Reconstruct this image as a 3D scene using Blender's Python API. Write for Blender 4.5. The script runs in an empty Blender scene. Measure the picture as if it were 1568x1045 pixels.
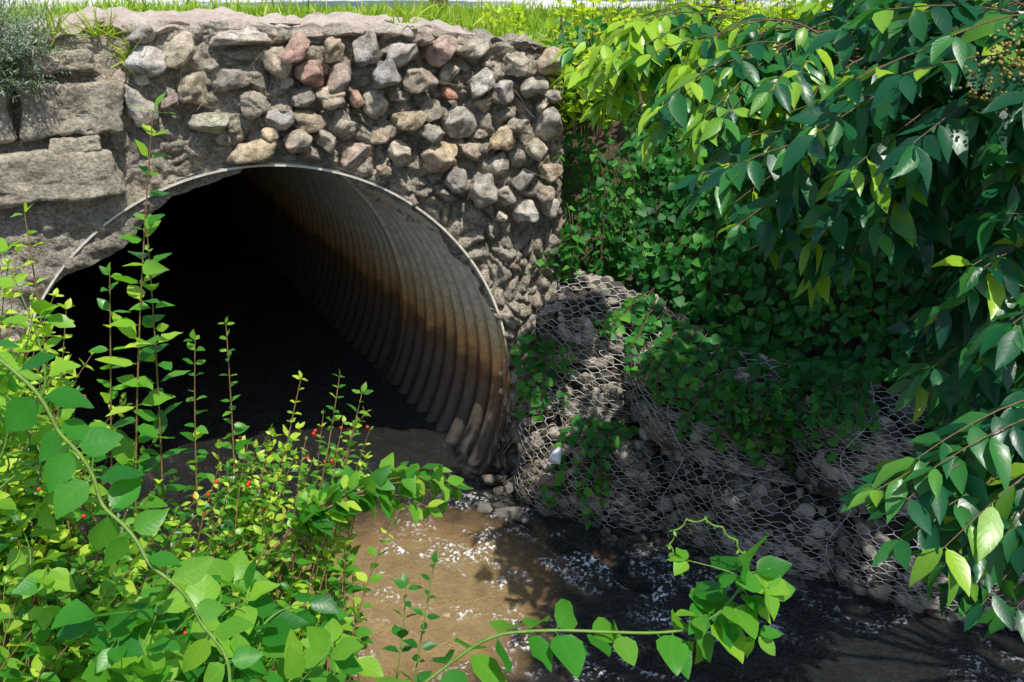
import bpy, math, random, numpy as np
from mathutils import Vector
rng=np.random.default_rng(11); random.seed(5)
scene=bpy.context.scene
# ---------------------------------------------------------------- helpers
def link(o): scene.collection.objects.link(o); return o
def empty(name,loc=(0,0,0)):
    o=bpy.data.objects.new(name,None); o.empty_display_size=.2; link(o); return o
def mesh_np(name,V,F,mat,attrs=None,parent=None,smooth=True):
    V=np.asarray(V,dtype=np.float32); F=np.asarray(F,dtype=np.int32); k=F.shape[1]; M=len(F)
    me=bpy.data.meshes.new(name)
    me.vertices.add(len(V)); me.vertices.foreach_set('co',V.ravel())
    me.loops.add(M*k); me.loops.foreach_set('vertex_index',F.ravel())
    me.polygons.add(M); me.polygons.foreach_set('loop_start',np.arange(M,dtype=np.int32)*k)
    me.update(calc_edges=True)
    me.polygons.foreach_set('use_smooth',np.full(M,smooth,dtype=bool))
    if attrs:
        for n,a in attrs.items():
            a=np.asarray(a,dtype=np.float32)
            if a.ndim==1:
                at=me.attributes.new(n,'FLOAT','POINT'); at.data.foreach_set('value',a)
            else:
                at=me.attributes.new(n,'FLOAT_VECTOR','POINT'); at.data.foreach_set('vector',a.ravel())
    me.materials.append(mat); me.update()
    o=bpy.data.objects.new(name,me); link(o)
    if parent: o.parent=parent
    return o
def nrm(a): return a/(np.linalg.norm(a,axis=-1,keepdims=True)+1e-9)
def hsh(i,j,k,s):
    n=(i*374761393+j*668265263+k*2147483647+s*974711)&0xffffffff
    n=((n^(n>>13))*1274126177)&0xffffffff
    n=(n^(n>>16))&0xffffffff
    return n/4294967295.0
def vn(P,s=0):
    P=np.asarray(P,float); I=np.floor(P).astype(np.int64); f=P-I; f=f*f*(3-2*f); r=0
    for a in (0,1):
        for b in (0,1):
            for c in (0,1):
                w=(f[:,0] if a else 1-f[:,0])*(f[:,1] if b else 1-f[:,1])*(f[:,2] if c else 1-f[:,2])
                r=r+w*hsh(I[:,0]+a,I[:,1]+b,I[:,2]+c,s)
    return r*2-1
def fbm(P,o=4,s=0):
    r=0;a=1;t=0
    for i in range(o): r=r+a*vn(P*2**i,s+i*7); t+=a; a*=.5
    return r/t
def worley(P,s=0):
    P=np.asarray(P,float); I=np.floor(P).astype(np.int64); d1=np.full(len(P),9.);d2=np.full(len(P),9.)
    for a in (-1,0,1):
        for b in (-1,0,1):
            for c in (-1,0,1):
                J=I+np.array([a,b,c]); Q=np.stack([J[:,q]+hsh(J[:,0],J[:,1],J[:,2],s+q*31) for q in range(3)],1)
                d=np.linalg.norm(Q-P,axis=1); m=d<d1
                d2=np.where(m,d1,np.minimum(d2,d)); d1=np.where(m,d,d1)
    return d1,d2
def gridF(nu,nv,wrap=False):
    i=np.arange(nu-1 if not wrap else nu)[:,None]; j=np.arange(nv-1)[None,:]
    i2=(i+1)%nu
    return np.stack([(i*nv+j),(i2*nv+j),(i2*nv+j+1),(i*nv+j+1)],-1).reshape(-1,4)
# ---------------------------------------------------------------- materials
def newmat(name):
    m=bpy.data.materials.new(name); m.use_nodes=True; nt=m.node_tree; nt.nodes.clear()
    return m,nt,nt.nodes,nt.links
def ramp(nt,src,stops):
    r=nt.nodes.new('ShaderNodeValToRGB'); e=r.color_ramp.elements
    while len(e)<len(stops): e.new(.5)
    for i,(p,c) in enumerate(stops):
        e[i].position=p; e[i].color=(c[0],c[1],c[2],1) if not isinstance(c,(int,float)) else (c,c,c,1)
    nt.links.new(src,r.inputs[0]); return r.outputs[0]
def noise(nt,scale,detail=6,rough=.6,vec=None):
    n=nt.nodes.new('ShaderNodeTexNoise'); n.inputs['Scale'].default_value=scale; n.inputs['Detail'].default_value=detail; n.inputs['Roughness'].default_value=rough
    if vec is None:
        g=nt.nodes.new('ShaderNodeNewGeometry'); vec=g.outputs['Position']
    nt.links.new(vec,n.inputs['Vector']); return n.outputs['Fac']
def mixc(nt,f,a,b,mode='MIX'):
    m=nt.nodes.new('ShaderNodeMix'); m.data_type='RGBA'; m.blend_type=mode
    for s,v in ((m.inputs[0],f),(m.inputs[6],a),(m.inputs[7],b)):
        if hasattr(v,'links'): nt.links.new(v,s)
        else: s.default_value=v if isinstance(v,(int,float)) else (v[0],v[1],v[2],1)
    return m.outputs[2]
def math_(nt,op,a,b=0.,c=None):
    m=nt.nodes.new('ShaderNodeMath'); m.operation=op
    for i,v in enumerate((a,b,c)):
        if v is None: continue
        if hasattr(v,'links'): nt.links.new(v,m.inputs[i])
        else: m.inputs[i].default_value=v
    return m.outputs[0]
def bump(nt,h,st,dist=.02):
    b=nt.nodes.new('ShaderNodeBump'); b.inputs['Strength'].default_value=st; b.inputs['Distance'].default_value=dist
    nt.links.new(h,b.inputs['Height']); return b.outputs[0]
def finish(nt,col,rough=.8,bmp=None,spec=.5,metal=0):
    p=nt.nodes.new('ShaderNodeBsdfPrincipled'); o=nt.nodes.new('ShaderNodeOutputMaterial')
    if hasattr(col,'links'): nt.links.new(col,p.inputs['Base Color'])
    else: p.inputs['Base Color'].default_value=(*col,1)
    if hasattr(rough,'links'): nt.links.new(rough,p.inputs['Roughness'])
    else: p.inputs['Roughness'].default_value=rough
    p.inputs['Specular IOR Level'].default_value=spec
    if hasattr(metal,'links'): nt.links.new(metal,p.inputs['Metallic'])
    else: p.inputs['Metallic'].default_value=metal
    if bmp: nt.links.new(bmp,p.inputs['Normal'])
    nt.links.new(p.outputs[0],o.inputs[0]); return p,o
def attr(nt,n,out='Fac'):
    a=nt.nodes.new('ShaderNodeAttribute'); a.attribute_name=n; return a.outputs[out]
def posz(nt,ax=2):
    g=nt.nodes.new('ShaderNodeNewGeometry'); s=nt.nodes.new('ShaderNodeSeparateXYZ'); nt.links.new(g.outputs['Position'],s.inputs[0]); return s.outputs[ax]

def leafmat(name,stops,trans=.35,tcol=(.25,.42,.03),rough=.42,spec=.35,near=True,tm=(2.6,2.6,1.2)):
    m,nt,nn,L=newmat(name)
    col=ramp(nt,attr(nt,'lr'),stops); bn=None
    if near:
        av=math_(nt,'ABSOLUTE',attr(nt,'lv'))
        mid=ramp(nt,av,[(0,1),(.09,.0)])
        sv=math_(nt,'SINE',math_(nt,'MULTIPLY',math_(nt,'SUBTRACT',attr(nt,'lu'),math_(nt,'MULTIPLY',av,.22)),44.))
        svr=ramp(nt,sv,[(.75,0),(1,.5)])
        vein=math_(nt,'MAXIMUM',mid,svr)
        c2=mixc(nt,1.0,col,(1.5,1.45,1.5),'MULTIPLY')
        col=mixc(nt,math_(nt,'MULTIPLY',vein,.45),col,c2)
        bn=bump(nt,svr,.18,.002)
    p=nt.nodes.new('ShaderNodeBsdfPrincipled'); L.new(col,p.inputs['Base Color']); p.inputs['Roughness'].default_value=rough
    p.inputs['Specular IOR Level'].default_value=spec
    if bn: L.new(bn,p.inputs['Normal'])
    t=nt.nodes.new('ShaderNodeBsdfTranslucent')
    L.new(mixc(nt,.5,mixc(nt,1.0,col,tm,'MULTIPLY'),tcol),t.inputs['Color'])
    mx=nt.nodes.new('ShaderNodeMixShader'); mx.inputs[0].default_value=trans
    L.new(p.outputs[0],mx.inputs[1]); L.new(t.outputs[0],mx.inputs[2])
    o=nt.nodes.new('ShaderNodeOutputMaterial'); L.new(mx.outputs[0],o.inputs[0]); return m
def simple(name,c1,c2,scale=20,rough=.8,b=.4,dist=.01,spec=.4):
    m,nt,nn,L=newmat(name); f=noise(nt,scale); finish(nt,ramp(nt,f,[(.3,c1),(.7,c2)]),rough,bump(nt,f,b,dist) if b else None,spec); return m

M_honey=leafmat('leaf_honeysuckle',[(0,(.015,.10,.02)),(.5,(.06,.26,.025)),(.78,(.22,.44,.04)),(1,(.50,.66,.07))],.42,(.30,.58,.03),.33,.5)
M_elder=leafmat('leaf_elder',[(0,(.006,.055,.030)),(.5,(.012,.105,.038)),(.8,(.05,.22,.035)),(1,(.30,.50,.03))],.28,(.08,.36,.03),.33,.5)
M_ivy=leafmat('leaf_creeper',[(0,(.012,.07,.02)),(.6,(.03,.18,.03)),(1,(.10,.32,.03))],.3,(.12,.42,.03),.5)
M_lime=leafmat('leaf_lime',[(0,(.14,.30,.02)),(.5,(.36,.54,.03)),(1,(.58,.66,.05))],.45,(.70,.80,.04),near=False)
M_vine=leafmat('leaf_vine',[(0,(.02,.14,.02)),(.5,(.05,.25,.025)),(1,(.24,.46,.04))],.42,(.2,.58,.04),.36,.45)
M_lav=leafmat('leaf_lavender',[(0,(.16,.22,.17)),(1,(.36,.42,.34))],.15,(.2,.3,.1),.6,near=False)
M_grass=leafmat('leaf_grass',[(0,(.12,.24,.02)),(.6,(.30,.46,.03)),(1,(.56,.56,.17))],.4,(.55,.7,.05),.5,near=False)
M_tree=leafmat('leaf_tree',[(0,(.02,.07,.015)),(1,(.07,.16,.03))],.25,(.15,.3,.03),.5,near=False)
M_stem=simple('stem_bark',(.10,.06,.035),(.2,.12,.07),60)
M_gstem=simple('stem_green',(.10,.2,.03),(.18,.30,.05),60,.5)
M_rstem=simple('stem_red',(.16,.07,.04),(.26,.19,.06),60,.5)
M_bark=simple('bark',(.06,.045,.03),(.2,.16,.12),14,.9,.9,.03)
M_berry=simple('berry',(.45,.02,.015),(.6,.04,.02),30,.25,.0)
M_gberry=simple('unripe_berry',(.20,.22,.05),(.34,.22,.06),30,.5,.0)
M_wire=simple('galvanised_wire',(.55,.55,.55),(.78,.78,.78),50,.45,.1,.001)
M_straw=simple('dry_straw',(.22,.17,.11),(.46,.38,.26),50,.8,.1,.001)

m,nt,nn,L=newmat('mortar'); f1=noise(nt,7,8,.65); f2=noise(nt,60,6,.7)
c=ramp(nt,f1,[(.25,(.24,.21,.17)),(.5,(.54,.49,.41)),(.75,(.76,.70,.60))])
c=mixc(nt,.85,c,ramp(nt,f2,[(.35,(.28,.27,.25)),(.62,(1.28,1.24,1.18))]),'MULTIPLY')
c=mixc(nt,.6,c,ramp(nt,posz(nt),[(.0,(.3,.28,.25)),(.5,(1,1,1))]),'MULTIPLY')
finish(nt,c,.92,bump(nt,f2,1.0,.035),.2); M_mortar=m
m,nt,nn,L=newmat('cobble'); f1=noise(nt,16,7,.65); f2=noise(nt,120,4,.7); f3=noise(nt,5,4,.6)
c=mixc(nt,ramp(nt,f3,[(.42,0),(.64,.7)]),attr(nt,'col','Color'),(.54,.48,.39))
c=mixc(nt,.95,c,ramp(nt,f1,[(.32,(.34,.31,.28)),(.60,(1.32,1.28,1.22))]),'MULTIPLY')
c=mixc(nt,.7,c,ramp(nt,f2,[(.35,(.45,.45,.45)),(.65,(1.25,1.25,1.25))]),'MULTIPLY')
finish(nt,c,.7,bump(nt,mixc(nt,.5,f1,f2),1,.03),.35); M_cobble=m
m,nt,nn,L=newmat('cap_concrete'); f1=noise(nt,4,8,.6); f2=noise(nt,60,5,.75)
c=ramp(nt,f1,[(.3,(.64,.50,.42)),(.7,(.86,.77,.67))]); c=mixc(nt,.6,c,ramp(nt,f2,[(.3,(.4,.4,.4)),(.65,(1.12,1.12,1.12))]),'MULTIPLY')
finish(nt,c,.9,bump(nt,f2,1,.02),.2); M_cap=m
m,nt,nn,L=newmat('rock_dark'); f1=noise(nt,14,6,.6)
c=mixc(nt,.6,attr(nt,'col','Color'),ramp(nt,f1,[(.3,(.4,.4,.4)),(.65,(1.3,1.25,1.2))]),'MULTIPLY')
finish(nt,c,.8,bump(nt,f1,.6,.02),.3); M_rock=m
# pipe steel: weathered zinc above, rust tide band, dark wet metal below
m,nt,nn,L=newmat('corrugated_steel'); z=posz(nt)
ns=noise(nt,3.5,6,.65); nb=noise(nt,22,5,.7)
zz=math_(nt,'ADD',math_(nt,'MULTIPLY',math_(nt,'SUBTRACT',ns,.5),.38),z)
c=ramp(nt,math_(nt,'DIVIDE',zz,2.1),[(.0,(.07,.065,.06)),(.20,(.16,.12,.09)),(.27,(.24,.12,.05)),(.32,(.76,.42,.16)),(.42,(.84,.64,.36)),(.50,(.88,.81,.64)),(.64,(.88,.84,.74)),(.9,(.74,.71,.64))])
c=mixc(nt,.5,c,ramp(nt,nb,[(.35,(.45,.40,.34)),(.6,(1.1,1.1,1.05))]),'MULTIPLY')
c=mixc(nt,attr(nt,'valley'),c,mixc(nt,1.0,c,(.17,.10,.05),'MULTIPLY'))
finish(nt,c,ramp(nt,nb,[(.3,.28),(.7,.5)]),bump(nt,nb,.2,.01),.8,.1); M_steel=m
# water
m,nt,nn,L=newmat('stream_water')
n1=noise(nt,8,4,.55); n2=noise(nt,42,3,.6)
h=math_(nt,'ADD',n1,math_(nt,'MULTIPLY',n2,.8)); bn=bump(nt,h,1.0,.11)
fr=nt.nodes.new('ShaderNodeFresnel'); fr.inputs[0].default_value=1.7; L.new(bn,fr.inputs['Normal'])
tr=nt.nodes.new('ShaderNodeBsdfTransparent'); tr.inputs[0].default_value=(.97,.90,.74,1)
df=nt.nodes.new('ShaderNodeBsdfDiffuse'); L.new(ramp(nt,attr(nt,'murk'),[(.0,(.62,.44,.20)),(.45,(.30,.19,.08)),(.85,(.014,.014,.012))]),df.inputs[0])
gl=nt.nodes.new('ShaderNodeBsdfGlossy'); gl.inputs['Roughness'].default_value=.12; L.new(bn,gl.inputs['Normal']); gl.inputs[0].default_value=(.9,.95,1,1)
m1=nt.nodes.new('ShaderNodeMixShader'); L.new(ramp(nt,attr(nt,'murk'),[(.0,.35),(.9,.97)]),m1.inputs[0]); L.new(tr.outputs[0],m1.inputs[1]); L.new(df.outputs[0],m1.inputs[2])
fo=nt.nodes.new('ShaderNodeBsdfDiffuse'); fo.inputs[0].default_value=(.85,.88,.93,1)  # pale blue-white for foam flecks and painted sun and sky glints
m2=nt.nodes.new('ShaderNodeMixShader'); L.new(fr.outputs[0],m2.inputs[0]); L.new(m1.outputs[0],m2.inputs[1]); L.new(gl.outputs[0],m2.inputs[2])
m3=nt.nodes.new('ShaderNodeMixShader'); L.new(math_(nt,'MULTIPLY',attr(nt,'foam_glint'),ramp(nt,n2,[(.53,0),(.60,1)])),m3.inputs[0]); L.new(m2.outputs[0],m3.inputs[1]); L.new(fo.outputs[0],m3.inputs[2])
o=nt.nodes.new('ShaderNodeOutputMaterial'); L.new(m3.outputs[0],o.inputs[0]); M_water=m
# ground
m,nt,nn,L=newmat('ground_soil'); f1=noise(nt,6,8,.65); f2=noise(nt,11,4,.55)
soil=ramp(nt,f1,[(.3,(.035,.027,.017)),(.7,(.12,.09,.06))])
gr=ramp(nt,f1,[(.3,(.10,.20,.02)),(.7,(.26,.36,.05))])
sand=ramp(nt,f2,[(.3,(.42,.29,.13)),(.5,(.70,.52,.26)),(.7,(.90,.76,.50))])
c=mixc(nt,attr(nt,'grass'),soil,gr); c=mixc(nt,attr(nt,'sand'),c,sand)
finish(nt,c,.95,bump(nt,f2,.6,.03),.2); M_ground=m
M_road=simple('road_concrete',(.60,.59,.57),(.70,.69,.67),3,.85,.2)
M_cup=simple('white_plastic',(.8,.82,.85),(.88,.88,.9),30,.35,.0)
M_dirt=simple('bank_dirt',(.02,.015,.010),(.07,.052,.036),16,.95,.9,.04)

# ---------------------------------------------------------------- wall frame of reference
O2=np.array([-1.42,5.30]); w2=np.array([.951,.309]); n2_=np.array([.309,-.951])
def WL(u,z,dn=0.):
    u=np.asarray(u,float); z=np.asarray(z,float)+0*u; dn=np.asarray(dn,float)+0*u
    return np.stack([O2[0]+w2[0]*u+n2_[0]*dn, O2[1]+w2[1]*u+n2_[1]*dn, z],-1)
n3=np.array([n2_[0],n2_[1],0]); w3=np.array([w2[0],w2[1],0])
UC,ZC,R=.07,.68,1.385
def topz(u): return np.interp(u,[-3,-1.2,-.55,.31,1.05,1.65,1.9],[2.70,2.74,2.81,2.78,2.74,2.65,2.58])
E0=np.array([.25,5.52]); e2=np.array([.885,-.465]); m2_=np.array([-.465,-.885])
def hR(d): return np.interp(d,[-.3,-.1,0,.3,.55,.8,1.3,2.2,3],[-.3,-.25,-.12,.35,.55,.83,1.5,2.42,2.6])
def terrain(x,y):
    dR=(x-.2)*.465+(y-5.55)*.885
    dL=(x+2.75)*-.549+(y-4.8)*-.836
    h=np.full_like(x,-.28)
    sh=np.exp(-(((x+.52)/.62)**2+((y-4.40)/.64)**2))
    h=h+.21*sh
    h=np.maximum(h,hR(dR))
    h=np.maximum(h,np.interp(dL,[-.6,-.25,0,.5,1.2,2.6,6,8],[-.28,-.2,.0,.4,.8,1.35,2.4,2.6]))
    u=(x-O2[0])*w2[0]+(y-O2[1])*w2[1]; dn=(x-O2[0])*n2_[0]+(y-O2[1])*n2_[1]
    lf=np.clip((-u-1.5)/1.2,0,1)*np.clip(1-(dn-.2)/2.2,0,1)*1.6
    h=np.maximum(h,np.where(u<-1.4,lf,-1))
    h=np.where((dn<-.2)&(u<1.75),2.6,h)
    return h,dR,dL,u,dn,sh
xs=np.unique(np.concatenate([np.linspace(-4,6,201),-4-np.geomspace(.1,250,34),6+np.geomspace(.1,250,34)]))
ys=np.unique(np.concatenate([np.linspace(0,9,181),-np.geomspace(.1,200,30),9+np.geomspace(.1,300,34)]))
X,Y=np.meshgrid(xs,ys,indexing='ij'); x=X.ravel(); y=Y.ravel()
h,dR,dL,u,dn,sh=terrain(x,y)
nz=fbm(np.stack([x*2,y*2,x*0],-1),4,3)*.05*np.where(h<-.02,.5,1)*np.where(h>2.55,.3,1.2)
V=np.stack([x,y,h+nz],-1); F=gridF(len(xs),len(ys))
hz=h[F]; rngz=hz.max(1)-hz.min(1); uu=u[F].mean(1); dd=dn[F].mean(1)
keep=~((rngz>.3)&(uu>-2.9)&(uu<1.72)&(np.abs(dd+.2)<.3))
grass=np.clip((h-2.3)/.25,0,1); sand=np.clip(sh*1.9,0,1)*(h<.02)
mesh_np('ground',V,F[keep],M_ground,{'grass':grass,'sand':sand})
def strip(name,y0,y1,z,mat):
    nx=80; xx=np.linspace(-60,60,nx); V=[]
    for xi in xx: V+= [(xi,y0,z-.14),(xi,y0,z),(xi,y1,z),(xi,y1,z-.14)]
    mesh_np(name,V,gridF(nx,4),mat,smooth=False)
strip('road',13.6,23.5,2.64,M_road)

# ---------------------------------------------------------------- water
xs=np.unique(np.concatenate([np.linspace(-2.8,4.2,380),np.linspace(-8,-2.8,40),np.linspace(4.2,12,50)]))
ys=np.unique(np.concatenate([np.linspace(2.2,6.4,230),np.linspace(-6,2.2,40),np.linspace(6.4,20,50)]))
X,Y=np.meshgrid(xs,ys,indexing='ij'); x=X.ravel(); y=Y.ravel()
a=.72*x-.69*y; b=.69*x+.72*y
wa=vn(np.stack([x*1.3,y*1.3,x*0],-1),77)*.5
wv=fbm(np.stack([a*3.0+wa,b*6.0+wa,x*0],-1),3,5); wv2=fbm(np.stack([a*10,b*15,x*0],-1),2,9)
ridge=1-np.abs(wv)*2
riff=.8+.9*np.exp(-((x-.0)**2/.9+(y-4.8)**2/.6))
zz=(wv*.04+ridge*.024+wv2*.022)*riff
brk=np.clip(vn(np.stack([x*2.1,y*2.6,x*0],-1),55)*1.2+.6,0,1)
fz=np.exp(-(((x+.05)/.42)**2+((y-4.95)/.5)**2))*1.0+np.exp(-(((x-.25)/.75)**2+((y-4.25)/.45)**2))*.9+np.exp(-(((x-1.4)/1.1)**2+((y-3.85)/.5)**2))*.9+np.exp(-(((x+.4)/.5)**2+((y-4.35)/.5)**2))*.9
foam_glint=np.clip(fz*brk*1.3,0,1)*np.clip(ridge*2.6-1.5+wv2*1.2,0,1)  # mask on ripple crests: foam flecks that double as painted glints
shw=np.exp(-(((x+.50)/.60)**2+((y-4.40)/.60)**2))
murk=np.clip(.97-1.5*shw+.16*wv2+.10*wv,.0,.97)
mesh_np('water',np.stack([x,y,zz],-1),gridF(len(xs),len(ys)),M_water,{'foam_glint':foam_glint,'murk':murk})

# ---------------------------------------------------------------- headwall
HW=empty('stone_headwall')
na,nr=640,130
an=np.linspace(0,2*math.pi,na,endpoint=False)
def ropen(a):
    d=(a-math.radians(122)+math.pi)%(2*math.pi)-math.pi
    d2=(a-math.radians(150)+math.pi)%(2*math.pi)-math.pi
    Q=np.stack([np.cos(a)*5,np.sin(a)*5,a*0],-1)
    up=np.clip(np.sin(a)*1.5,0,1)
    return 1.378-.115*np.exp(-(d/.30)**2)-.02*np.exp(-(d2/.3)**2)+up*(.075*fbm(Q,5,2)-.016)
ro=ropen(an); ca,sa=np.cos(an),np.sin(an)
rout=np.zeros(na)
for i in range(na):
    tt=np.linspace(1.2,5,1500); uu=UC+tt*ca[i]; zz=ZC+tt*sa[i]
    ins=(uu>-3)&(uu<1.8)&(zz>-.4)&(zz<topz(uu))
    bad=np.where(~ins)[0]; rout[i]=tt[bad[0]] if len(bad) else 5
rout=np.maximum(rout,ro+.02)
k=np.linspace(0,1,nr)
RR=ro[:,None]+(rout-ro)[:,None]*k[None,:]
U=UC+RR*ca[:,None]; Z=ZC+RR*sa[:,None]
Pn=np.stack([U.ravel()*1.0,Z.ravel(),0*U.ravel()],-1)
wq=np.stack([vn(Pn*6,4),vn(Pn*6,14),0*Pn[:,0]],-1)
w1,w2b=worley(Pn*8.5+wq*.5,3); ww1,ww2=worley(Pn*21+wq,8)
lump=np.clip((w2b-w1)*1.5,0,1)**.7; lump2=np.clip((ww2-ww1)*1.5,0,1)
amp=np.clip(.35+.65*(Pn[:,0]+.6)/.8,.3,1)
disp=(lump*.105-.055+lump2*.03)*amp+fbm(Pn*8,5,6)*.06+fbm(Pn*2,2,1)*.04
edge=np.clip((RR-ro[:,None]).ravel()/.04,0,1); disp=disp*(.6+.4*edge)-.015*(1-edge)
lean=np.clip((1.5-Pn[:,1])/1.9,0,1)*.12*np.clip((Pn[:,0]-1.2)/.4,0,1)
V=WL(U.ravel(),Z.ravel(),disp+lean)
mesh_np('mortar_face',V,gridF(na,nr,True),M_mortar,parent=HW)
V0=V.reshape(na,nr,3)[:,0]
cen=WL(UC,ZC,0); rad0=V0-cen; rad0=nrm(rad0-(rad0@n3)[:,None]*n3[None]); lip=[V0,V0-n3*.03+rad0*.004,V0-n3*.08+rad0*.03,V0-n3*.12+rad0*.12]
mesh_np('arch_reveal',np.stack(lip,1).reshape(-1,3),gridF(na,4,True),M_mortar,parent=HW)
def sheet(name,f,nu,nv,mat,parent,amp=.05,sc=7,seed=1,extra=None):
    a,b=np.meshgrid(np.linspace(0,1,nu),np.linspace(0,1,nv),indexing='ij')
    P,Nn=f(a.ravel(),b.ravel())
    w1,wb=worley(P*sc,seed); d=np.clip((wb-w1)*1.6,0,1)*amp+fbm(P*9,4,seed)*amp*.6
    return mesh_np(name,P+Nn*d[:,None],gridF(nu,nv),mat,extra,parent)
def ret(a,b):
    z=-.3+b*2.9; P=WL(1.76+.05*(1-b),z,.0-a*1.3); return P,np.tile(w3,(len(P),1))
sheet('return_face',ret,60,120,M_mortar,HW,.07)
def cope(a,b):
    uu=-3+a*4.3; q=b*4
    dnn=np.interp(q,[0,1,2,3,4],[-.02,.03,.015,-.42,-.45]); zt=topz(uu)+np.interp(q,[0,1,2,3,4],[-.07,-.05,.0,.03,-.2])
    nn=fbm(np.stack([uu*4,uu*0,uu*0],-1),5,3)*.085*np.clip(2.6-q,0,1); zt=zt+.045*fbm(np.stack([uu*3,uu*0+4,uu*0],-1),4,9)
    P=WL(uu,zt,dnn+nn); return P,np.tile(np.array([0,0,1.]),(len(P),1))
sheet('coping',cope,360,34,M_cap,HW,.03,8,4)
def top2(a,b):
    uu=1.25+a*.6; P=WL(uu,topz(uu)-.03+.02*np.sin(b*3.1),-.02-b*.6); return P,np.tile(np.array([0,0,1.]),(len(P),1))
sheet('wall_top',top2,40,30,M_mortar,HW,.05,8,6)
def block(name,u0,u1,z0,z1,d0,d1,mat,amp=.03,round_=.03,tilt=0):
    n=54; Vs=[];Fs=[];off=0
    g=np.linspace(-1,1,n); A,B=np.meshgrid(g,g,indexing='ij'); A=A.ravel();B=B.ravel();one=np.ones_like(A)
    for ax in range(3):
        for s in (-1,1):
            c=[A,B]; c.insert(ax,one*s); Q=np.stack(c,-1); Vs.append(Q)
            F=gridF(n,n)+off; Fs.append(F if s*(1 if ax!=1 else -1)>0 else F[:,::-1]); off+=n*n
    Q=np.concatenate(Vs); hs=np.array([(u1-u0)/2,(d1-d0)/2,(z1-z0)/2])
    p=Q*hs; r=round_; inner=np.clip(p,-(hs-r),(hs-r)); dlt=p-inner; ln=np.linalg.norm(dlt,axis=1,keepdims=True)
    p=np.where(ln>1e-6,inner+dlt/np.maximum(ln,1e-9)*r,p)
    wp=p+np.array([(u0+u1)/2,(d0+d1)/2,(z0+z1)/2])
    a1,b1=worley(wp*16+fbm(wp*10,3,5)[:,None]*.8,6)
    nd=nrm(p/hs**.5); p=p+nd*(fbm(wp*5,6,12)*amp*2.4-np.clip(.42-a1,0,1)*.035)[:,None]
    sk=fbm(np.array([[u0,z0,1.],[u1,z1,2.]])*3,1,2)*.12
    p[:,2]=p[:,2]*(1+sk[0]*p[:,0]/hs[0]*.8)
    ct,st=math.cos(tilt),math.sin(tilt)
    uu=p[:,0]*ct-p[:,2]*st+(u0+u1)/2; zz=p[:,0]*st+p[:,2]*ct+(z0+z1)/2; dd=p[:,1]+(d0+d1)/2
    mesh_np(name,WL(uu,zz,dd),np.concatenate(Fs),mat,parent=HW)
m,nt,nn,L=newmat('weathered_block'); f1=noise(nt,6,8,.7); f2=noise(nt,50,6,.75)
c=ramp(nt,f1,[(.3,(.38,.33,.26)),(.7,(.80,.72,.58))]); c=mixc(nt,.85,c,ramp(nt,f2,[(.35,(.38,.36,.34)),(.6,(1.15,1.15,1.12))]),'MULTIPLY')
finish(nt,c,.92,bump(nt,f2,1,.03),.2); M_block=m
block('quarried_block_1',-1.03,-.56,2.27,2.53,-.1,.12,M_block,tilt=-.02)
block('quarried_block_2',-1.9,-.62,1.93,2.18,-.1,.14,M_block,tilt=.05)
block('quarried_block_3',-1.0,-.68,2.57,2.68,-.1,.10,M_block,.035,.03)
block('quarried_block_4',-1.75,-1.08,2.25,2.5,-.1,.10,M_block,.035)
block('quarried_block_5',-.92,-.68,2.18,2.27,-.1,.13,M_block,.03,.02,.04)
import bmesh
bm=bmesh.new(); bmesh.ops.create_icosphere(bm,subdivisions=4,radius=1); IV=np.array([v.co[:] for v in bm.verts]); IF=np.array([[v.index for v in f.verts] for f in bm.faces]); bm.free()
bm=bmesh.new(); bmesh.ops.create_icosphere(bm,subdivisions=2,radius=1); JV=np.array([v.co[:] for v in bm.verts]); JF=np.array([[v.index for v in f.verts] for f in bm.faces]); bm.free()
def stone(base,sx,sy,sz,p=2.7,rough=.12,chip=4,fine=False):
    v=base/((np.abs(base)**p).sum(1,keepdims=True)**(1/p))
    f=np.zeros(len(v))
    for q in range(7):
        kv=rng.normal(size=3)*(1.2+q*.6); f+=np.sin(v@kv+rng.uniform(0,6.28))*rough/(1+q*.55)
    for q in range(chip):
        nn=nrm(rng.normal(size=3)); dd=v@nn; lim=rng.uniform(.55,.88); v=v-nn*np.maximum(dd-lim,0)[:,None]*.9
    if fine: f=f+fbm(v*3.2+rng.uniform(0,50,3),4,3)*.12
    return v*(1+f)[:,None]*np.array([sx,sy,sz])
class TB:
    def __init__(s): s.V=[];s.F=[];s.A=[];s.n=0
    def add(s,V,F,col=None):
        s.V.append(V);s.F.append(F+s.n);s.n+=len(V)
        if col is not None: s.A.append(np.tile(np.asarray(col,float),(len(V),1)))
    def build(s,name,mat,parent=None,smooth=True):
        if not s.V: return
        return mesh_np(name,np.concatenate(s.V),np.concatenate(s.F),mat,{'col':np.concatenate(s.A)} if s.A else None,parent,smooth)
pal=[(.66,.60,.50),(.72,.62,.48),(.54,.51,.46),(.74,.67,.55),(.64,.54,.44),(.44,.41,.38),(.74,.71,.65),(.66,.54,.38),(.60,.56,.51),(.55,.54,.56),(.60,.49,.43)]
placed=[]
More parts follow.
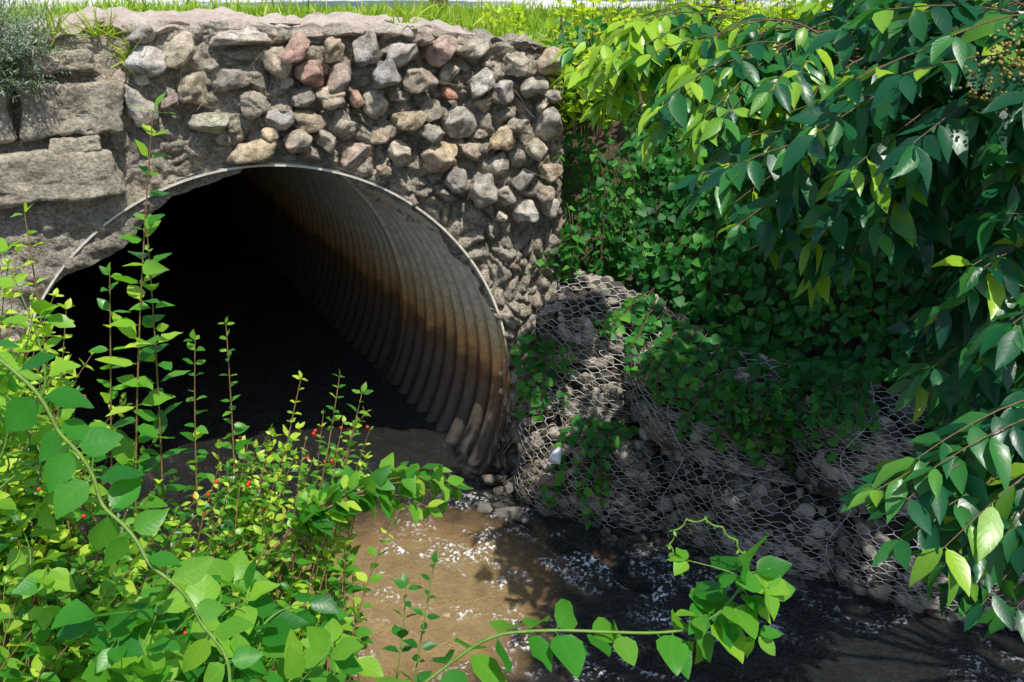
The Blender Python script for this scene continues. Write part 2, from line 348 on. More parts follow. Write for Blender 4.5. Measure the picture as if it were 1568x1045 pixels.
fixed=[(-.50,2.40,.065,.10,(.68,.65,.60)),(-.42,2.62,.085,.065,(.74,.74,.77)),(-.15,2.31,.10,.06,(.60,.60,.48)),(.03,2.14,.12,.07,(.70,.58,.40)),(.20,2.60,.06,.085,(.68,.57,.45)),
 (.37,2.53,.08,.085,(.74,.42,.38)),(.30,2.67,.09,.05,(.66,.42,.36)),(.52,2.52,.09,.06,(.68,.55,.50)),(.67,2.66,.075,.08,(.56,.53,.52)),(.86,2.62,.11,.065,(.62,.58,.56)),
 (1.08,2.63,.08,.06,(.68,.48,.43)),(1.28,2.64,.11,.06,(.70,.64,.55)),(.02,2.72,.15,.045,(.74,.69,.63)),(-.28,2.66,.10,.06,(.74,.66,.52)),(1.05,2.06,.11,.075,(.72,.58,.38)),
 (1.5,2.55,.07,.07,(.64,.58,.50)),(.72,2.36,.07,.07,(.70,.67,.58)),(1.42,2.14,.07,.07,(.72,.56,.34)),(1.12,2.40,.03,.045,(.70,.34,.23)),(.60,2.40,.035,.045,(.66,.38,.27))]
for f in fixed: placed.append(f)
def ok(u,z,a,b,tol):
    for q in placed:
        d=math.hypot((u-q[0])/(a+q[2]),(z-q[1])/(b+q[3]))
        if d<tol: return False
    return True
for size,tries,tol in ((1.0,2600,.97),(.75,1500,.98),(.5,400,1.05)):
    for _ in range(tries):
        uu=rng.uniform(-.62,1.74); zz=rng.uniform(1.0,2.75)
        a=rng.uniform(.058,.090)*size; b=a*rng.uniform(.62,1.25)
        if zz+b*.6>topz(uu)-.02: continue
        r=math.hypot(uu-UC,zz-ZC); ang=math.atan2(zz-ZC,uu-UC)
        mg=1.395+b+.05
        if uu<-.1: mg+=.28*min(1,(-.1-uu)/.3)
        if r<mg: continue
        if ang<math.radians(60) and r<1.60+.2*max(0,(math.radians(60)-ang)): continue
        if zz<1.70: continue
        if uu<-.46 and zz>1.9:
            if size>.5 or zz<2.5: continue
        if ok(uu,zz,a,b,tol): placed.append((uu,zz,a,b,None))
cb=TB()
for (uu,zz,a,b,col) in placed:
    dpt=(a+b)/2*rng.uniform(.9,1.5)
    s=stone(IV,a*1.05,dpt,b*1.05,2.5,.12,7,True); th=rng.normal(.25,.35); c_,s_=math.cos(th),math.sin(th)
    lu=s[:,0]*c_-s[:,2]*s_; lz=s[:,0]*s_+s[:,2]*c_
    if col is None:
        col=np.array(pal[rng.integers(len(pal))])*rng.uniform(.8,1.08)
    cb.add(WL(lu+uu,lz+zz,s[:,1]+.042+.022*rng.normal()),IF,col)
cb.build('cobblestones',M_cobble,HW)

# ---------------------------------------------------------------- pipe
PI=empty('corrugated_culvert_pipe')
ax=np.array([-.44,.898,0.]); Lp=14; nc=128
s=np.concatenate([np.linspace(0,6,520),np.linspace(6,Lp,340)[1:]]); ns=len(s); th=np.linspace(0,2*math.pi,nc,endpoint=False)
S,T=np.meshgrid(s,th,indexing='ij')
pitch=.19
helix=S+T/(2*math.pi)*pitch
cw=np.sin(2*math.pi*helix/pitch)
rad=R+.012+.034*cw
rad=np.where(S<.03,R+.008,rad)
C0=WL(UC,ZC,-.02)
P=C0+ax*S[...,None]+w3*(rad*np.cos(T))[...,None]+np.array([0,0,1.])*(rad*np.sin(T))[...,None]
I_=np.arange(ns-1)[:,None]*nc; J_=np.arange(nc)[None]; J2=(J_+1)%nc
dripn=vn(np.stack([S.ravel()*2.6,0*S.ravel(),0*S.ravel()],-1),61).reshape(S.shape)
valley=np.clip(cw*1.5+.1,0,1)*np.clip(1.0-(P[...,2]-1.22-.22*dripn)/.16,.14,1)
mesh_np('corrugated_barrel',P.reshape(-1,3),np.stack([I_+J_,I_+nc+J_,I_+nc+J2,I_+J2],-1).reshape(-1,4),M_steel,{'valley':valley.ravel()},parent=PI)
def ring(name,s0,s1,r0,r1,mat):
    prof=[(s0,r0),(s0,r1),(s1,r1),(s1,r0)]; V=[]
    for t in th:
        for (q,r) in prof: V.append(C0+ax*q+w3*(r*math.cos(t))+np.array([0,0,1])*(r*math.sin(t)))
    mesh_np(name,V,gridF(nc,4,True),mat,parent=PI,smooth=False)
ring('joint_band',1.72,1.80,1.43,1.346,M_steel)
ring('rim',-.055,.02,1.392,1.380,M_steel)
V=[C0+ax*(Lp-.01)]+[C0+ax*(Lp-.01)+w3*(1.45*math.cos(t))+np.array([0,0,1])*(1.45*math.sin(t)) for t in th]
mesh_np('far_end',V,[(0,i+1,(i+1)%nc+1) for i in range(nc)],M_steel,parent=PI)
bt=TB()
for i in range(16):
    q=.14+i*.19
    c=C0+ax*q+w3*(1.368*math.cos(math.radians(42)))+np.array([0,0,1])*(1.368*math.sin(math.radians(42)))
    bt.add(stone(JV,.034,.030,.020,2.2,.2)+c+rng.normal(0,.008,3),JF)
c=C0+ax*.02+w3*1.37; bt.add(JV*.02+c,JF); bt.add(JV*.02+c-np.array([0,0,.12]),JF)
bt.build('bolts',M_cap,PI)

# ---------------------------------------------------------------- gabion
GB=empty('gabion_basket')
def G(s,t,off=0.):
    s=np.asarray(s,float);t=np.asarray(t,float)
    H=np.interp(s,[0,.4,.75,1.1,1.6,4,5],[1.27,1.2,1.0,.93,.88,.82,.8])
    out=np.interp(t,[0,.2,.40,.47,.56,.82,1],[.12,.29,.22,.02,.02,-.04,-.50]); z=np.interp(t,[0,.2,.40,.47,.56,.82,1],[-.25,.10,.40,.46,.56,.88,1.0])*H
    ph=s+.35*(1/(1+np.exp(-(t-.47)*40)))
    bul=.30*np.abs(np.sin(math.pi*(ph+.15)/.95))**.5-.19+.06*vn(np.stack([s*2.3,t*3,s*0],-1),4)+.04*vn(np.stack([s*6,t*8,s*0],-1),5)
    env=np.sin(np.clip(t,0,1)*math.pi*.9+.1)
    out=out+bul*env+off*.8; z=z+bul*env*.35+off*.5
    return np.stack([E0[0]+e2[0]*s+m2_[0]*out,E0[1]+e2[1]*s+m2_[1]*out,z],-1)
a,b=np.meshgrid(np.linspace(-.15,5,220),np.linspace(-.0,1,60),indexing='ij')
mesh_np('fill_soil',G(a.ravel(),b.ravel(),-.07),gridF(220,60),M_dirt,parent=GB)
rk=TB()
for i in range(2900):
    s0=rng.uniform(-.1,4.2); t0=rng.uniform(0.05,1); r=rng.uniform(.024,.064)
    c=G([s0],[t0],-.035)[0]; v=stone(JV,r,r*rng.uniform(.6,1),r*rng.uniform(.5,.9),2.3,.12)
    th0=rng.uniform(0,6.28); c_,s_=math.cos(th0),math.sin(th0)
    v=np.stack([v[:,0]*c_-v[:,1]*s_,v[:,0]*s_+v[:,1]*c_,v[:,2]],-1)
    g_=.06+.38*rng.random()**1.6; rk.add(v+c,JF,(g_*1.10,g_*.97,g_*.80))
rk.build('fill_rocks',M_rock,GB,True)
def tube(tb,pts,r,sides=5,cap=False):
    pts=np.asarray(pts,float); k=len(pts); r=np.broadcast_to(np.asarray(r,float),(k,))
    t=nrm(np.gradient(pts,axis=0)); ref=np.array([.31,.17,.93]) if abs(nrm((pts[-1]-pts[0])[None])[0][2])<.85 else np.array([.9,.3,.1])
    a=nrm(np.cross(t,ref)); b=np.cross(t,a); an=np.linspace(0,2*math.pi,sides,endpoint=False)
    V=pts[None]+(a[None]*np.cos(an)[:,None,None]+b[None]*np.sin(an)[:,None,None])*r[None,:,None]
    tb.add(V.reshape(-1,3),gridF(sides,k,True))
wr=TB(); hs=.074
ni=int(4.4/hs); AL=1.95
def gp(s,v):
    return (s+.012*math.sin(v*23+s*7)+.01*math.sin(s*31), max(0,min(1,v/AL)))
A0=[];B0=[]
vh=hs*.95
for i in range(ni):
    for j in range(int(AL/(vh*.5))):
        if (i*7+j*13)%37==0: continue
        s0=-.1+i*hs+(hs/2 if j%2 else 0); v0=j*vh*.5
        if v0+vh*.5>AL: continue
        q=(s0,v0+vh*.22); nx=v0+vh*.5
        for p_,q_ in (((s0,v0),q),(q,(s0-hs/2,nx)),(q,(s0+hs/2,nx))):
            A0.append(gp(*p_)); B0.append(gp(*q_))
A0=np.array(A0);B0=np.array(B0); GA=G(A0[:,0],A0[:,1],.035); GBp=G(B0[:,0],B0[:,1],.035)
for p_,q_ in zip(GA,GBp): tube(wr,np.array([p_,q_]),.0019,3)
wr.build('hexagonal_wire_netting',M_wire,GB)
selv=TB()
for s0 in (.82,1.75,2.7): tube(selv,G(np.full(24,s0)+.05*np.sin(np.arange(24)*.7),np.linspace(0,1,24),.04),.0024,4)
tube(selv,G(np.linspace(-.1,4.4,80),np.full(80,.47),.04),.0024,4)
selv.build('selvedge_wire',M_wire,GB)
ls=TB()
for i in range(300):
    s0=rng.uniform(-.35,1.6); o=rng.uniform(-.05,.42); r=rng.uniform(.02,.06)
    c=np.array([E0[0]+e2[0]*s0+m2_[0]*o,E0[1]+e2[1]*s0+m2_[1]*o,rng.uniform(-.06,.12)*(1 if o<.25 else 0)])
    g_=rng.uniform(.05,.18); ls.add(stone(JV,r,r*.8,r*.6)+c,JF,(g_,g_*.9,g_*.78))
ls.build('loose_stones',M_rock,GB,False)
st=TB()
for i in range(260):
    s0=abs(rng.normal(.0,1.0))-.1; t0=rng.uniform(.12,.9)
    ds=rng.normal(0,.14); dt=rng.normal(-.08,.07); kq=8
    pts=G(s0+np.linspace(0,ds,kq)+rng.normal(0,.01,kq),np.clip(t0+np.linspace(0,dt,kq),0,1),.05)+rng.normal(0,.01,(kq,3))
    pts[1:-1]=(pts[:-2]+pts[1:-1]*2+pts[2:])/4
    tube(st,pts,rng.uniform(.0012,.0026),3)
for i in range(46):
    u0=rng.uniform(-.6,1.6); z0=rng.uniform(1.9,2.7)
    if math.hypot(u0-UC,z0-ZC)<1.68: continue
    kq=8; pts=WL(u0+np.linspace(0,rng.normal(0,.10),kq),z0+np.linspace(0,rng.normal(-.10,.05),kq),.12+.03*np.sin(np.arange(kq)*.9)); tube(st,pts,.0014,3)
st.build('dry_straw',M_straw,GB)
V=[];nk=20
for (zz,r) in ((0,.0),(0,.024),(.080,.036),(.084,.038),(.080,.034),(.006,.022),(.006,0)):
    for i in range(nk): V.append((r*math.cos(i/nk*6.283),r*math.sin(i/nk*6.283),zz))
V=np.array(V).reshape(7,nk,3).transpose(1,0,2).reshape(-1,3)
o=mesh_np('plastic_cup',V,gridF(nk,7,True),M_cup); cpos=G([.24],[.37],.13)[0]; o.location=cpos; o.rotation_euler=(2.6,.5,.2)

# ---------------------------------------------------------------- foliage
PROF={'ovate':([0,.12,.2,.38,.58,.78,.92,1],[.03,.05,.55,.98,.95,.58,.25,.01]),
 'lance':([0,.07,.13,.32,.52,.75,.9,1],[.03,.05,.42,.95,.98,.62,.25,.01]),
 'heart':([0,.2,.21,.45,.75,1],[.02,.03,.85,1.0,.6,.01]),
 'mid':([0,.1,.35,.65,1],[.03,.3,1,.8,.01]),
 'small':([0,.3,.62,1],[.08,1,.85,.02]),'blade':([0,.35,.7,1],[.8,1,.7,.02])}
class LV:
    def __init__(s): s.d=[]
    def add(s,P,A,Nn,Ln,Wd,Rn):
        n=len(P); s.d.append((np.asarray(P),np.asarray(A),np.asarray(Nn),np.broadcast_to(Ln,(n,)),np.broadcast_to(Wd,(n,)),np.broadcast_to(Rn,(n,))))
    def build(s,name,mat,prof,parent,fold=.3,droop=.2,wave=.06):
        P,A,Nn,Ln,Wd,Rn=[np.concatenate([q[i] for q in s.d]) for i in range(6)]
        us,ws=map(np.array,PROF[prof]); k=len(us); n=len(P)
        A=nrm(A); B=nrm(np.cross(Nn,A)); N2=np.cross(A,B)
        fo=fold*rng.uniform(.3,1.5,n); dr=droop*rng.uniform(-.3,1.8,n); sk=rng.normal(0,.06,n)
        v=np.array([-1,0,1.])
        u_=us[None,:,None]; v_=v[None,None,:]; w_=ws[None,:,None]
        wav=rng.normal(0,wave,(n,k,3))*np.abs(v_)
        lu=(u_+0*v_)*Ln[:,None,None]
        lb=(v_*w_*(Wd/2)[:,None,None])+(sk*Ln)[:,None,None]*np.sin(u_*3.0)
        ln=(fo*Wd/2)[:,None,None]*np.abs(v_)*w_-(dr*Ln)[:,None,None]*u_**2+wav*w_*Wd[:,None,None]
        V=P[:,None,None,:]+A[:,None,None,:]*lu[...,None]+B[:,None,None,:]*lb[...,None]+N2[:,None,None,:]*ln[...,None]
        base=gridF(k,3); F=(base[None]+(np.arange(n)*k*3)[:,None,None]).reshape(-1,4)
        at={'lr':np.repeat(Rn,k*3),'lu':np.tile(np.repeat(us,3),n),'lv':np.tile(v,n*k)}
        return mesh_np(name,V.reshape(-1,3),F,mat,at,parent)
UP=np.array([0,0,1.])
def bez(p0,p1,p2,n):
    t=np.linspace(0,1,n)[:,None]; p0,p1,p2=map(np.asarray,(p0,p1,p2)); return (1-t)**2*p0+2*t*(1-t)*p1+t*t*p2
def leafy(lv,tb,pts,sp,Ll,ratio=.5,f0=.15,style='dec',r0=.004,r1=.001,tone=.5,tdown=.0,sz_tip=.5,fwd=.5,sides=4,rand=.25):
    pts=np.asarray(pts,float); seglen=np.linalg.norm(np.diff(pts,axis=0),axis=1); cl=np.concatenate([[0],np.cumsum(seglen)]); tot=cl[-1]
    if tb is not None: tube(tb,pts,np.linspace(r0,r1,len(pts)),sides)
    n=max(2,int(tot*(1-f0)/sp)); q=np.linspace(f0*tot,tot,n)+rng.normal(0,sp*.12,n); q=np.clip(q,0,tot)
    P=np.stack([np.interp(q,cl,pts[:,i]) for i in range(3)],-1); T=nrm(np.gradient(pts,axis=0)); T=nrm(np.stack([np.interp(q,cl,T[:,i]) for i in range(3)],-1))
    ref=nrm(rng.normal(size=3)*.3+np.array([.3,-.9,.2])) if abs(T[:,2].mean())>.6 else UP
    S=nrm(np.cross(T,ref)); S2=np.cross(T,S)
    ph=rng.uniform(0,6.28)
    fr=np.linspace(0,1,n)
    sz=Ll*(1-(1-sz_tip)*fr**1.5)*rng.uniform(.7,1.22,n)
    for sgn in (1,-1):
        if style=='dec': a=ph+np.arange(n)*math.pi/2
        else: a=np.zeros(n)+rng.normal(0,.2,n)
        D=(S*np.cos(a)[:,None]+S2*np.sin(a)[:,None])*sgn
        A=nrm(D+T*fwd-UP*tdown+rng.normal(0,rand,(n,3)))
        Nn=nrm(UP*1.0+T*.3+np.array([0,-.25,0])+rng.normal(0,.4,(n,3)))
        Nn=Nn-A*(Nn*A).sum(1,keepdims=True)
        m_=rng.random(n)<.93
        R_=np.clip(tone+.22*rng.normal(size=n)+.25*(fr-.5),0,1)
        lv.add(P[m_],A[m_],Nn[m_],sz[m_],(sz*ratio*rng.uniform(.85,1.15,n))[m_],R_[m_])
    A=nrm(T[-1:]+rng.normal(0,.2,(1,3))-UP*tdown*.5); lv.add(P[-1:],A,UP[None]+rng.normal(0,.3,(1,3)),sz[-1:],sz[-1:]*ratio,np.clip(tone+.2,0,1))
def inell(c,r):
    while True:
        q=rng.uniform(-1,1,3)
        if (q**2).sum()<=1: return np.asarray(c)+q*np.asarray(r)
def gz(x,y): return float(terrain(np.array([x]),np.array([y]))[0][0])

# --- honeysuckle bush
HB=empty('honeysuckle_bush'); lv=LV(); tb=TB()
clumps=[((-1.24,2.37,1.86),(.26,.3,.32),66,.056,.72),((-.98,2.2,1.60),(.40,.3,.22),85,.060,.55),((-.72,2.5,1.68),(.22,.22,.13),46,.052,.62),
 ((-.52,2.66,1.71),(.13,.15,.09),16,.050,.6),((-.72,1.95,1.50),(.22,.22,.18),42,.068,.5),((-1.02,1.86,1.60),(.35,.2,.22),60,.066,.55),
 ((-1.22,2.2,2.22),(.12,.2,.24),34,.060,.92),((-.70,2.6,1.30),(.09,.1,.15),20,.042,1.0),((-.48,2.5,1.56),(.10,.12,.04),6,.055,.5),((-.60,1.8,1.34),(.13,.12,.12),18,.065,.5),
 ((-1.0,2.5,1.35),(.34,.2,.25),55,.058,.35)]
for c,r,n,ll,tone in clumps:
    for i in range(n):
        tip=inell(c,r); rx=c[0]*.98+rng.normal(0,.10)-.10; ry=c[1]-.25+rng.normal(0,.13)
        root=np.array([rx,ry,min(gz(rx,ry),tip[2]-.3)])
        mid=(root+tip)/2+np.array([rng.normal(0,.05)-.04,rng.normal(0,.05),.22])
        pts=bez(root,mid,tip+np.array([rng.normal(0,.04),rng.normal(0,.03),0]),16)
        leafy(lv,tb,pts,.034,ll*rng.uniform(.7,1.2),.54,.45,'dec',.0026,.001,np.clip(tone+rng.normal(0,.22),0,1),0,.5)
def upright(base,tip,ll,sp=.034,tone=.5,f0=.3,bend=.05):
    b=np.array(base);t=np.array(tip); pts=bez(b,(b+t)/2+np.array([bend,0,.0]),t,22); leafy(lv,tb,pts,sp,ll,.5,f0,'dec',.004,.0015,tone,0,.55,.35)
upright((-1.02,2.2,1.0),(-.865,2.445,2.70),.100,.050,.55,.42,-.06)
upright((-.98,2.3,1.1),(-.90,2.40,2.42),.09,.045,.5,.4,.03)
upright((-1.10,2.2,1.0),(-.99,2.36,2.32),.075,.045,.45,.45,.0)
upright((-.80,2.4,1.1),(-.775,2.55,2.12),.055,.033,.5,.45,.02)
upright((-.88,2.4,1.1),(-.86,2.54,2.08),.055,.033,.5,.5,-.03)
upright((-.75,2.4,1.1),(-.60,2.62,1.93),.045,.03,1,.5,-.03)
upright((-.7,2.4,1.1),(-.50,2.68,1.92),.05,.03,.5,.5,.04)
upright((-.7,2.4,1.1),(-.44,2.70,1.86),.055,.03,.45,.5,.04)
upright((-1.1,2.1,1.2),(-1.17,2.35,2.47),.065,.04,.9,.3,.02)
for k in range(8):
    pts=bez((-.80,2.2,1.4),(-.5,2.5,1.76),(-.21+rng.normal(0,.06),2.62+rng.normal(0,.05),1.56+rng.normal(0,.04)),18); leafy(lv,tb,pts,.042,.078,.5,.45,'dec',.003,.001,.5,.3,.8)
lv.build('leaves',M_honey,'ovate',HB,.35,.15); tb.build('stems',M_rstem,HB)
bb=TB()
for i in range(60):
    c=clumps[rng.integers(6)]; p=inell(c[0],np.array(c[1])*.9); bb.add(JV*.0058+p,JF)
bb.build('berries',M_berry,HB)

VV=empty('climbing_vine'); lv=LV(); tb=TB()
pts=np.array([(-1.05,1.7,2.5),(-.86,1.62,2.34),(-.78,1.60,2.22),(-.72,1.57,2.10),(-.62,1.5,2.03),(-.54,1.49,1.92),(-.49,1.44,1.84),(-.47,1.40,1.70),(-.45,1.3,1.5)])
def smoothp(p,n):
    p=np.asarray(p,float); t=np.arange(len(p)); q=np.linspace(0,len(p)-1,n); o=np.stack([np.interp(q,t,p[:,i]) for i in range(3)],-1)
    for _ in range(4): o[1:-1]=(o[:-2]+2*o[1:-1]+o[2:])/4
    return o
vp=smoothp(pts,60); vp=vp+np.stack([.006*np.sin(np.arange(60)*.8),0*np.arange(60),.006*np.cos(np.arange(60)*.8)],-1)
leafy(lv,tb,vp,.055,.080,.62,.05,'alt',.004,.003,.55,.3,.9,.3,6)
for i in range(85):
    p0=inell((-.68,1.62,1.58),(.34,.2,.22)); leafy(lv,tb,bez(p0,p0+[.03,.02,.05],p0+rng.normal(0,.07,3)+[.02,.03,.05],8),.05,.088,.62,.1,'alt',.0025,.001,np.clip(.5+rng.normal(0,.2),0,1),.2,.9)
for i in range(24):
    p0=inell((-.95,1.75,2.10),(.10,.15,.28)); leafy(lv,tb,bez(p0,p0+[.03,.02,.05],p0+rng.normal(0,.07,3)+[.02,.03,.05],8),.05,.065,.6,.1,'alt',.0025,.001,1,.2,.9)
lv.build('leaves',M_vine,'ovate',VV,.25,.15); tb.build('stems',M_gstem,VV)
TV=empty('tendril_vine'); lv=LV(); tb=TB()
path=smoothp([(-.55,1.45,1.4),(-.33,1.5,1.62),(-.167,1.56,1.74),(-.042,1.594,1.826),(.082,1.597,1.832),(.18,1.60,1.825),(.27,1.594,1.826),(.34,1.60,1.83),(.394,1.607,1.86),(.43,1.62,1.90),(.4438,1.633,1.93)],60)
leafy(lv,tb,path,.052,.105,.66,.28,'alt',.0038,.0025,.5,.25,.8,.35,6)
for k in range(7):
    p0=path[-1-k*3]; leafy(lv,tb,bez(p0,p0+[.02,0,.02],p0+rng.normal(0,.035,3),6),.03,.07,.64,.3,'alt',.002,.001,.6,.2,.8)
ten=[(.4438,1.633,1.93),(.446,1.645,1.965),(.419,1.658,2.0),(.38,1.666,2.028),(.332,1.669,2.03),(.305,1.66,2.0),(.303,1.648,1.966),(.318,1.64,1.94),(.325,1.635,1.93)]
tp=smoothp(ten,70); tp=tp+np.stack([.004*np.sin(np.arange(70)*.9),0*np.arange(70),.004*np.cos(np.arange(70)*.9)],-1)
leafy(lv,tb,tp,.022,.016,.5,.1,'alt',.0022,.0012,.7,.1,.8,.4,5)
leafy(lv,tb,bez((-.28,1.9,1.15),(-.23,2.0,1.45),(-.19,2.1,1.66),14),.035,.05,.5,.4,'dec',.003,.001,.1,0,.7)
leafy(lv,tb,bez((-.33,1.9,1.15),(-.27,2.0,1.4),(-.26,2.1,1.60),14),.035,.05,.5,.4,'dec',.003,.001,.1,0,.7)
lv.build('leaves',M_vine,'ovate',TV,.25,.2); tb.build('stems',M_gstem,TV)

# --- elder shrub
EL=empty('elder_shrub'); lv=LV(); tb=TB()
ecl=[((1.25,2.75,2.72),(.45,.5,.35),60,.42),((.98,3.05,2.46),(.36,.45,.22),56,.46),((.76,3.55,2.66),(.34,.45,.20),46,.74),((.55,4.6,2.70),(.32,.4,.20),36,1.0),
 ((1.75,3.2,2.1),(.36,.4,.65),90,.28),((1.08,2.08,1.88),(.20,.16,.13),13,.5),((1.5,2.5,1.6),(.3,.3,.3),26,.35),((1.9,3.3,3.0),(.6,.6,.4),40,.45),((1.35,2.6,2.2),(.22,.3,.34),34,.35),
 ((1.3,3.9,2.70),(.6,.5,.35),60,.5),((2.3,4.2,2.3),(.6,.5,.7),70,.25),((1.15,3.3,2.3),(.3,.3,.2),26,.35)]
for c,r,n,tone in ecl:
    trunk=np.array([2.6,3.1,1.2]) if c[1]<3.5 else np.array([2.4,5.3,1.7])
    hub=np.asarray(c)+np.array([.25,.1,.05])
    tube(tb,bez(trunk,(trunk+hub)/2+np.array([0,0,.5]),hub,16),np.linspace(.022,.006,16),6)
    for i in range(n):
        p0=hub+(inell((0,0,0),r)*.55)+np.array([.1,.05,.05]); tip=inell(c,r)
        pts=bez(p0,(p0+tip)/2+np.array([0,0,.08]),tip+np.array([-.06,-.02,-.05]),8)
        leafy(lv,tb,pts,.062,.138,.38,.12,'alt',.0035,.0015,np.clip(tone+rng.normal(0,.16),0,1),.55,.85,.6)
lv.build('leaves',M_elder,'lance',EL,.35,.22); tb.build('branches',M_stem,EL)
gb=TB()
for c in ((1.17,2.35,2.86),(1.27,2.4,2.74),(1.13,2.4,2.78)):
    for i in range(110): gb.add(JV*.0042+inell(c,(.08,.06,.08)),JF)
gb.build('berry_cluster',M_gberry,EL)

# --- creeper
IVY=empty('creeper_vine'); lv=LV(); tb=TB()
n=13500
s=rng.uniform(-.05,4.4,n); d=rng.uniform(.36,2.6,n)
x=E0[0]+e2[0]*s-m2_[0]*d; y=E0[1]+e2[1]*s-m2_[1]*d
dens=vn(np.stack([x*1.6,y*1.6,x*0],-1),21)
kp=(dens>-.45+.3*rng.random(n)) | (d>1.0)
bare=(s<.6)&(d<.85); kp&=~(bare&(rng.random(n)<.82))
bare=(s>=.6)&(d<.5); kp&=~(bare&(rng.random(n)<.55))
u_=(x-O2[0])*w2[0]+(y-O2[1])*w2[1]; kp&=~((u_<1.84))
s,d,x,y=s[kp],d[kp],x[kp],y[kp]; n=len(s)
hz=np.maximum(hR(d),np.where(d<.75,.84+.3*np.clip(1-s/.6,0,1),0))
lump=.06+.16*(vn(np.stack([x*2.2,y*2.2,x*0],-1),33)+.6)
off=rng.uniform(.0,1,n)**.6*lump+.05
P=np.stack([x+m2_[0]*off,y+m2_[1]*off,hz+off*.9],-1)
dn_=np.array([m2_[0]*.75,m2_[1]*.75,.65])
Nn=nrm(dn_+rng.normal(0,.38,(n,3))); A=nrm(np.array([m2_[0]*.4,m2_[1]*.4,-.8])+rng.normal(0,.6,(n,3)))
tn=np.clip(.45+.45*vn(P*2.5,8)+rng.normal(0,.15,n),0,1)
sz=rng.uniform(.06,.10,n); lv.add(P,A,Nn,sz,sz*.78,tn)
for (s0,t0,nn_) in ((.45,.88,5),(.62,.82,6),(.85,.80,7),(1.1,.68,12),(1.3,.72,9),(1.6,.84,7),(2.1,.84,7),(2.6,.86,6),(.0,.55,6),(.42,.30,5)):
    for i in range(nn_):
        a0=s0+rng.normal(0,.08); tt=np.linspace(min(1,t0+.2),t0-.06+rng.normal(0,.05),10)
        pts=G(a0+np.linspace(0,rng.normal(0,.10),10),tt,.08+.05*rng.random()); leafy(lv,tb,pts,.05,.080,.8,.1,'alt',.003,.0015,.6,.3,.7,.2)
for i in range(95):
    z1=rng.uniform(1.3,2.8); u1=1.80+rng.uniform(0,.5); dn1=rng.uniform(-.5,.05)
    p0=WL(u1,z1,dn1); p1=p0+np.array([rng.normal(0,.1),-.03,-rng.uniform(.15,.4)])
    leafy(lv,tb,bez(p0,(p0+p1)/2+[.03,-.08,.03],p1,8),.045,.075,.6,.05,'alt',.003,.001,.6,.3,.8)
lv.build('leaves',M_ivy,'heart',IVY,.25,.15); tb.build('stems',M_stem,IVY)

# --- lime-green shrubs
LS=empty('privet_shrub'); lv=LV(); tb=TB()
for c,r,n in (((-.05,6.7,2.72),(.25,.3,.14),26),((.5,6.5,2.74),(.4,.35,.22),60),((1.2,6.9,2.80),(.5,.4,.26),60),((2.0,7.0,2.86),(.6,.5,.30),60),((.42,5.9,2.50),(.25,.25,.2),40),((3.2,7.2,3.0),(.9,.6,.45),50)):
    for i in range(n):
        tip=inell(c,r); root=np.array([tip[0]*.8+c[0]*.2,tip[1]*.5+c[1]*.5,c[2]-.35]); leafy(lv,tb,bez(root,(root+tip)/2+[0,0,.08],tip,8),.05,.085,.5,.2,'dec',.004,.0015,np.clip(.5+rng.normal(0,.2),0,1),.1,.7)
lv.build('leaves',M_lime,'mid',LS,.3,.15); tb.build('stems',M_stem,LS)
LA=empty('lavender_plant'); lv=LV(); tb=TB()
for i in range(250):
    p0=WL(-1.20+rng.normal(0,.13),2.50,.0+rng.uniform(-.2,.25)); tip=inell(WL(-1.0,2.72,.12),(.28,.24,.28))
    leafy(lv,tb,bez(p0,(p0+tip)/2+[0,0,.06],tip,7),.017,.036,.16,.35,'dec',.002,.001,.5,0,.8,.9,3)
lv.build('leaves',M_lav,'small',LA,.2,.1); tb.build('stems',M_gstem,LA)
LG=LV()
n=24000; x=rng.uniform(-7,9,n); y=rng.uniform(5.6,13.5,n)
u_=(x-O2[0])*w2[0]+(y-O2[1])*w2[1]; d_=(x-O2[0])*n2_[0]+(y-O2[1])*n2_[1]; dr=(x-.2)*.465+(y-5.55)*.885
kp=(d_<-.5)&((u_<1.8)|(dr>2.2)); x,y=x[kp],y[kp]; n=len(x)
P=np.stack([x,y,np.full(n,2.59)],-1); A=nrm(np.array([0,0,1.])+rng.normal(0,.35,(n,3))); sz=rng.uniform(.06,.18,n)*(1+.7*vn(np.stack([x,y,x*0],-1),3))
LG.add(P,A,rng.normal(size=(n,3)),sz,.014,np.clip(rng.normal(.5,.25,n),0,1))
n=900; uq=rng.uniform(-.9,1.7,n); P=WL(uq,topz(uq),-.45-rng.uniform(0,.25,n)); A=nrm(np.array([0,0,1.])+rng.normal(0,.5,(n,3)))
LG.add(P,A,rng.normal(size=(n,3)),rng.uniform(.05,.16,n),.011,np.clip(rng.normal(.5,.25,n),0,1))
for (uq,zq,k_) in ((-.52,2.62,26),(-.62,2.74,30),(.9,2.78,20),(-.85,2.75,30)):
    A=nrm(np.array([.1,-.35,.8])+rng.normal(0,.5,(k_,3))); LG.add(WL(np.full(k_,uq)+rng.normal(0,.03,k_),zq,.03),A,rng.normal(size=(k_,3)),rng.uniform(.08,.2,k_),.009,rng.uniform(.4,.9,k_))
LG.build('lawn_grass',M_grass,'blade',None,.2,.4)

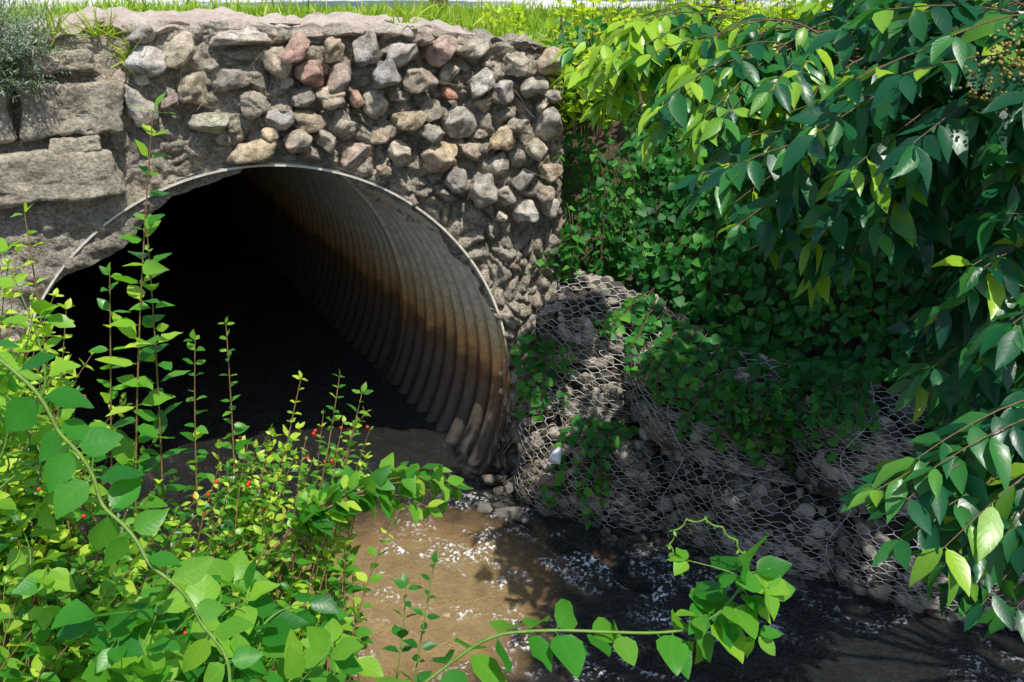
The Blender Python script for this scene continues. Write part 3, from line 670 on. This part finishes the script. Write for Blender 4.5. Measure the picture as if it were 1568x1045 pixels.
# --- trees
def tree(x,y,z0,hgt,r,cr,nl,leaf=.16,lean=(0,0)):
    E=empty('deciduous_tree'); tb=TB(); lv=LV()
    top=np.array([x+lean[0],y+lean[1],z0+hgt*.8]); tr=bez((x,y,z0-.1),(x,y,z0+hgt*.4),top,14); tube(tb,tr,np.linspace(r,r*.3,14),9)
    for i in range(16):
        p0=tr[5+i%8]; c=np.array([x+lean[0],y+lean[1],z0+hgt*.72]); tip=inell(c,(cr,cr,hgt*.3)); pts=bez(p0,(p0+tip)/2+[0,0,.4],tip,10); tube(tb,pts,np.linspace(r*.35,.012,10),5)
        for j in range(nl//16):
            q=pts[rng.integers(3,10)]+rng.normal(0,cr*.22,3)*np.array([1,1,.6]); lv.add(q[None]+rng.normal(0,.2,(5,3)),rng.normal(size=(5,3)),UP+rng.normal(0,.5,(5,3)),leaf*rng.uniform(.7,1.3,5),leaf*.6,rng.uniform(0,1,5))
    tb.build('trunk_and_limbs',M_bark,E); lv.build('crown',M_tree,'small',E,.3,.15)
tree(-.9,12.9,2.6,8,.13,2.6,250,.42)
tree(3.7,18.2,2.6,9,.13,3.2,400,.42)
tree(2.2,26,2.6,12,.25,4.5,400,.5)
tree(1.78,8.95,2.6,5.5,.055,1.5,120,.17)
tree(2.3,10.6,2.6,5.5,.06,1.5,120,.17)
tree(5.2,4.0,1.9,3.9,.12,1.45,1200,.2,(-2.2,-.4))  # this and the next: unseen trees added to shade right bank and water
tree(5.6,2.4,1.9,4.4,.14,1.5,900,.2,(-1.6,.2))

# ---------------------------------------------------------------- light, sky, camera
ts=Vector((.24,-.50,1.0)).normalized()
sd=bpy.data.lights.new('sun','SUN'); sd.energy=5.0; sd.angle=math.radians(.53); sd.color=(1,.96,.88)
so=bpy.data.objects.new('sun',sd); link(so); so.rotation_euler=ts.to_track_quat('Z','Y').to_euler(); so.location=(4,-2,12)
wd=bpy.data.worlds.new('World'); scene.world=wd; wd.use_nodes=True; nt=wd.node_tree; nt.nodes.clear()
sk=nt.nodes.new('ShaderNodeTexSky'); sk.sky_type='NISHITA'; sk.sun_disc=False; sk.sun_elevation=math.asin(ts.z); sk.sun_rotation=math.atan2(ts.x,ts.y)
bg=nt.nodes.new('ShaderNodeBackground'); bg.inputs[1].default_value=.15; ow=nt.nodes.new('ShaderNodeOutputWorld')
nt.links.new(sk.outputs[0],bg.inputs[0]); nt.links.new(bg.outputs[0],ow.inputs[0])
cd=bpy.data.cameras.new('camera'); cd.lens=35; cd.sensor_width=36; cd.clip_start=.05; cd.clip_end=1500
co=bpy.data.objects.new('camera',cd); link(co); co.location=(0,0,3); co.rotation_euler=(math.radians(70),0,0); scene.camera=co
scene.view_settings.view_transform='Standard'; scene.view_settings.look='None'; scene.view_settings.exposure=0
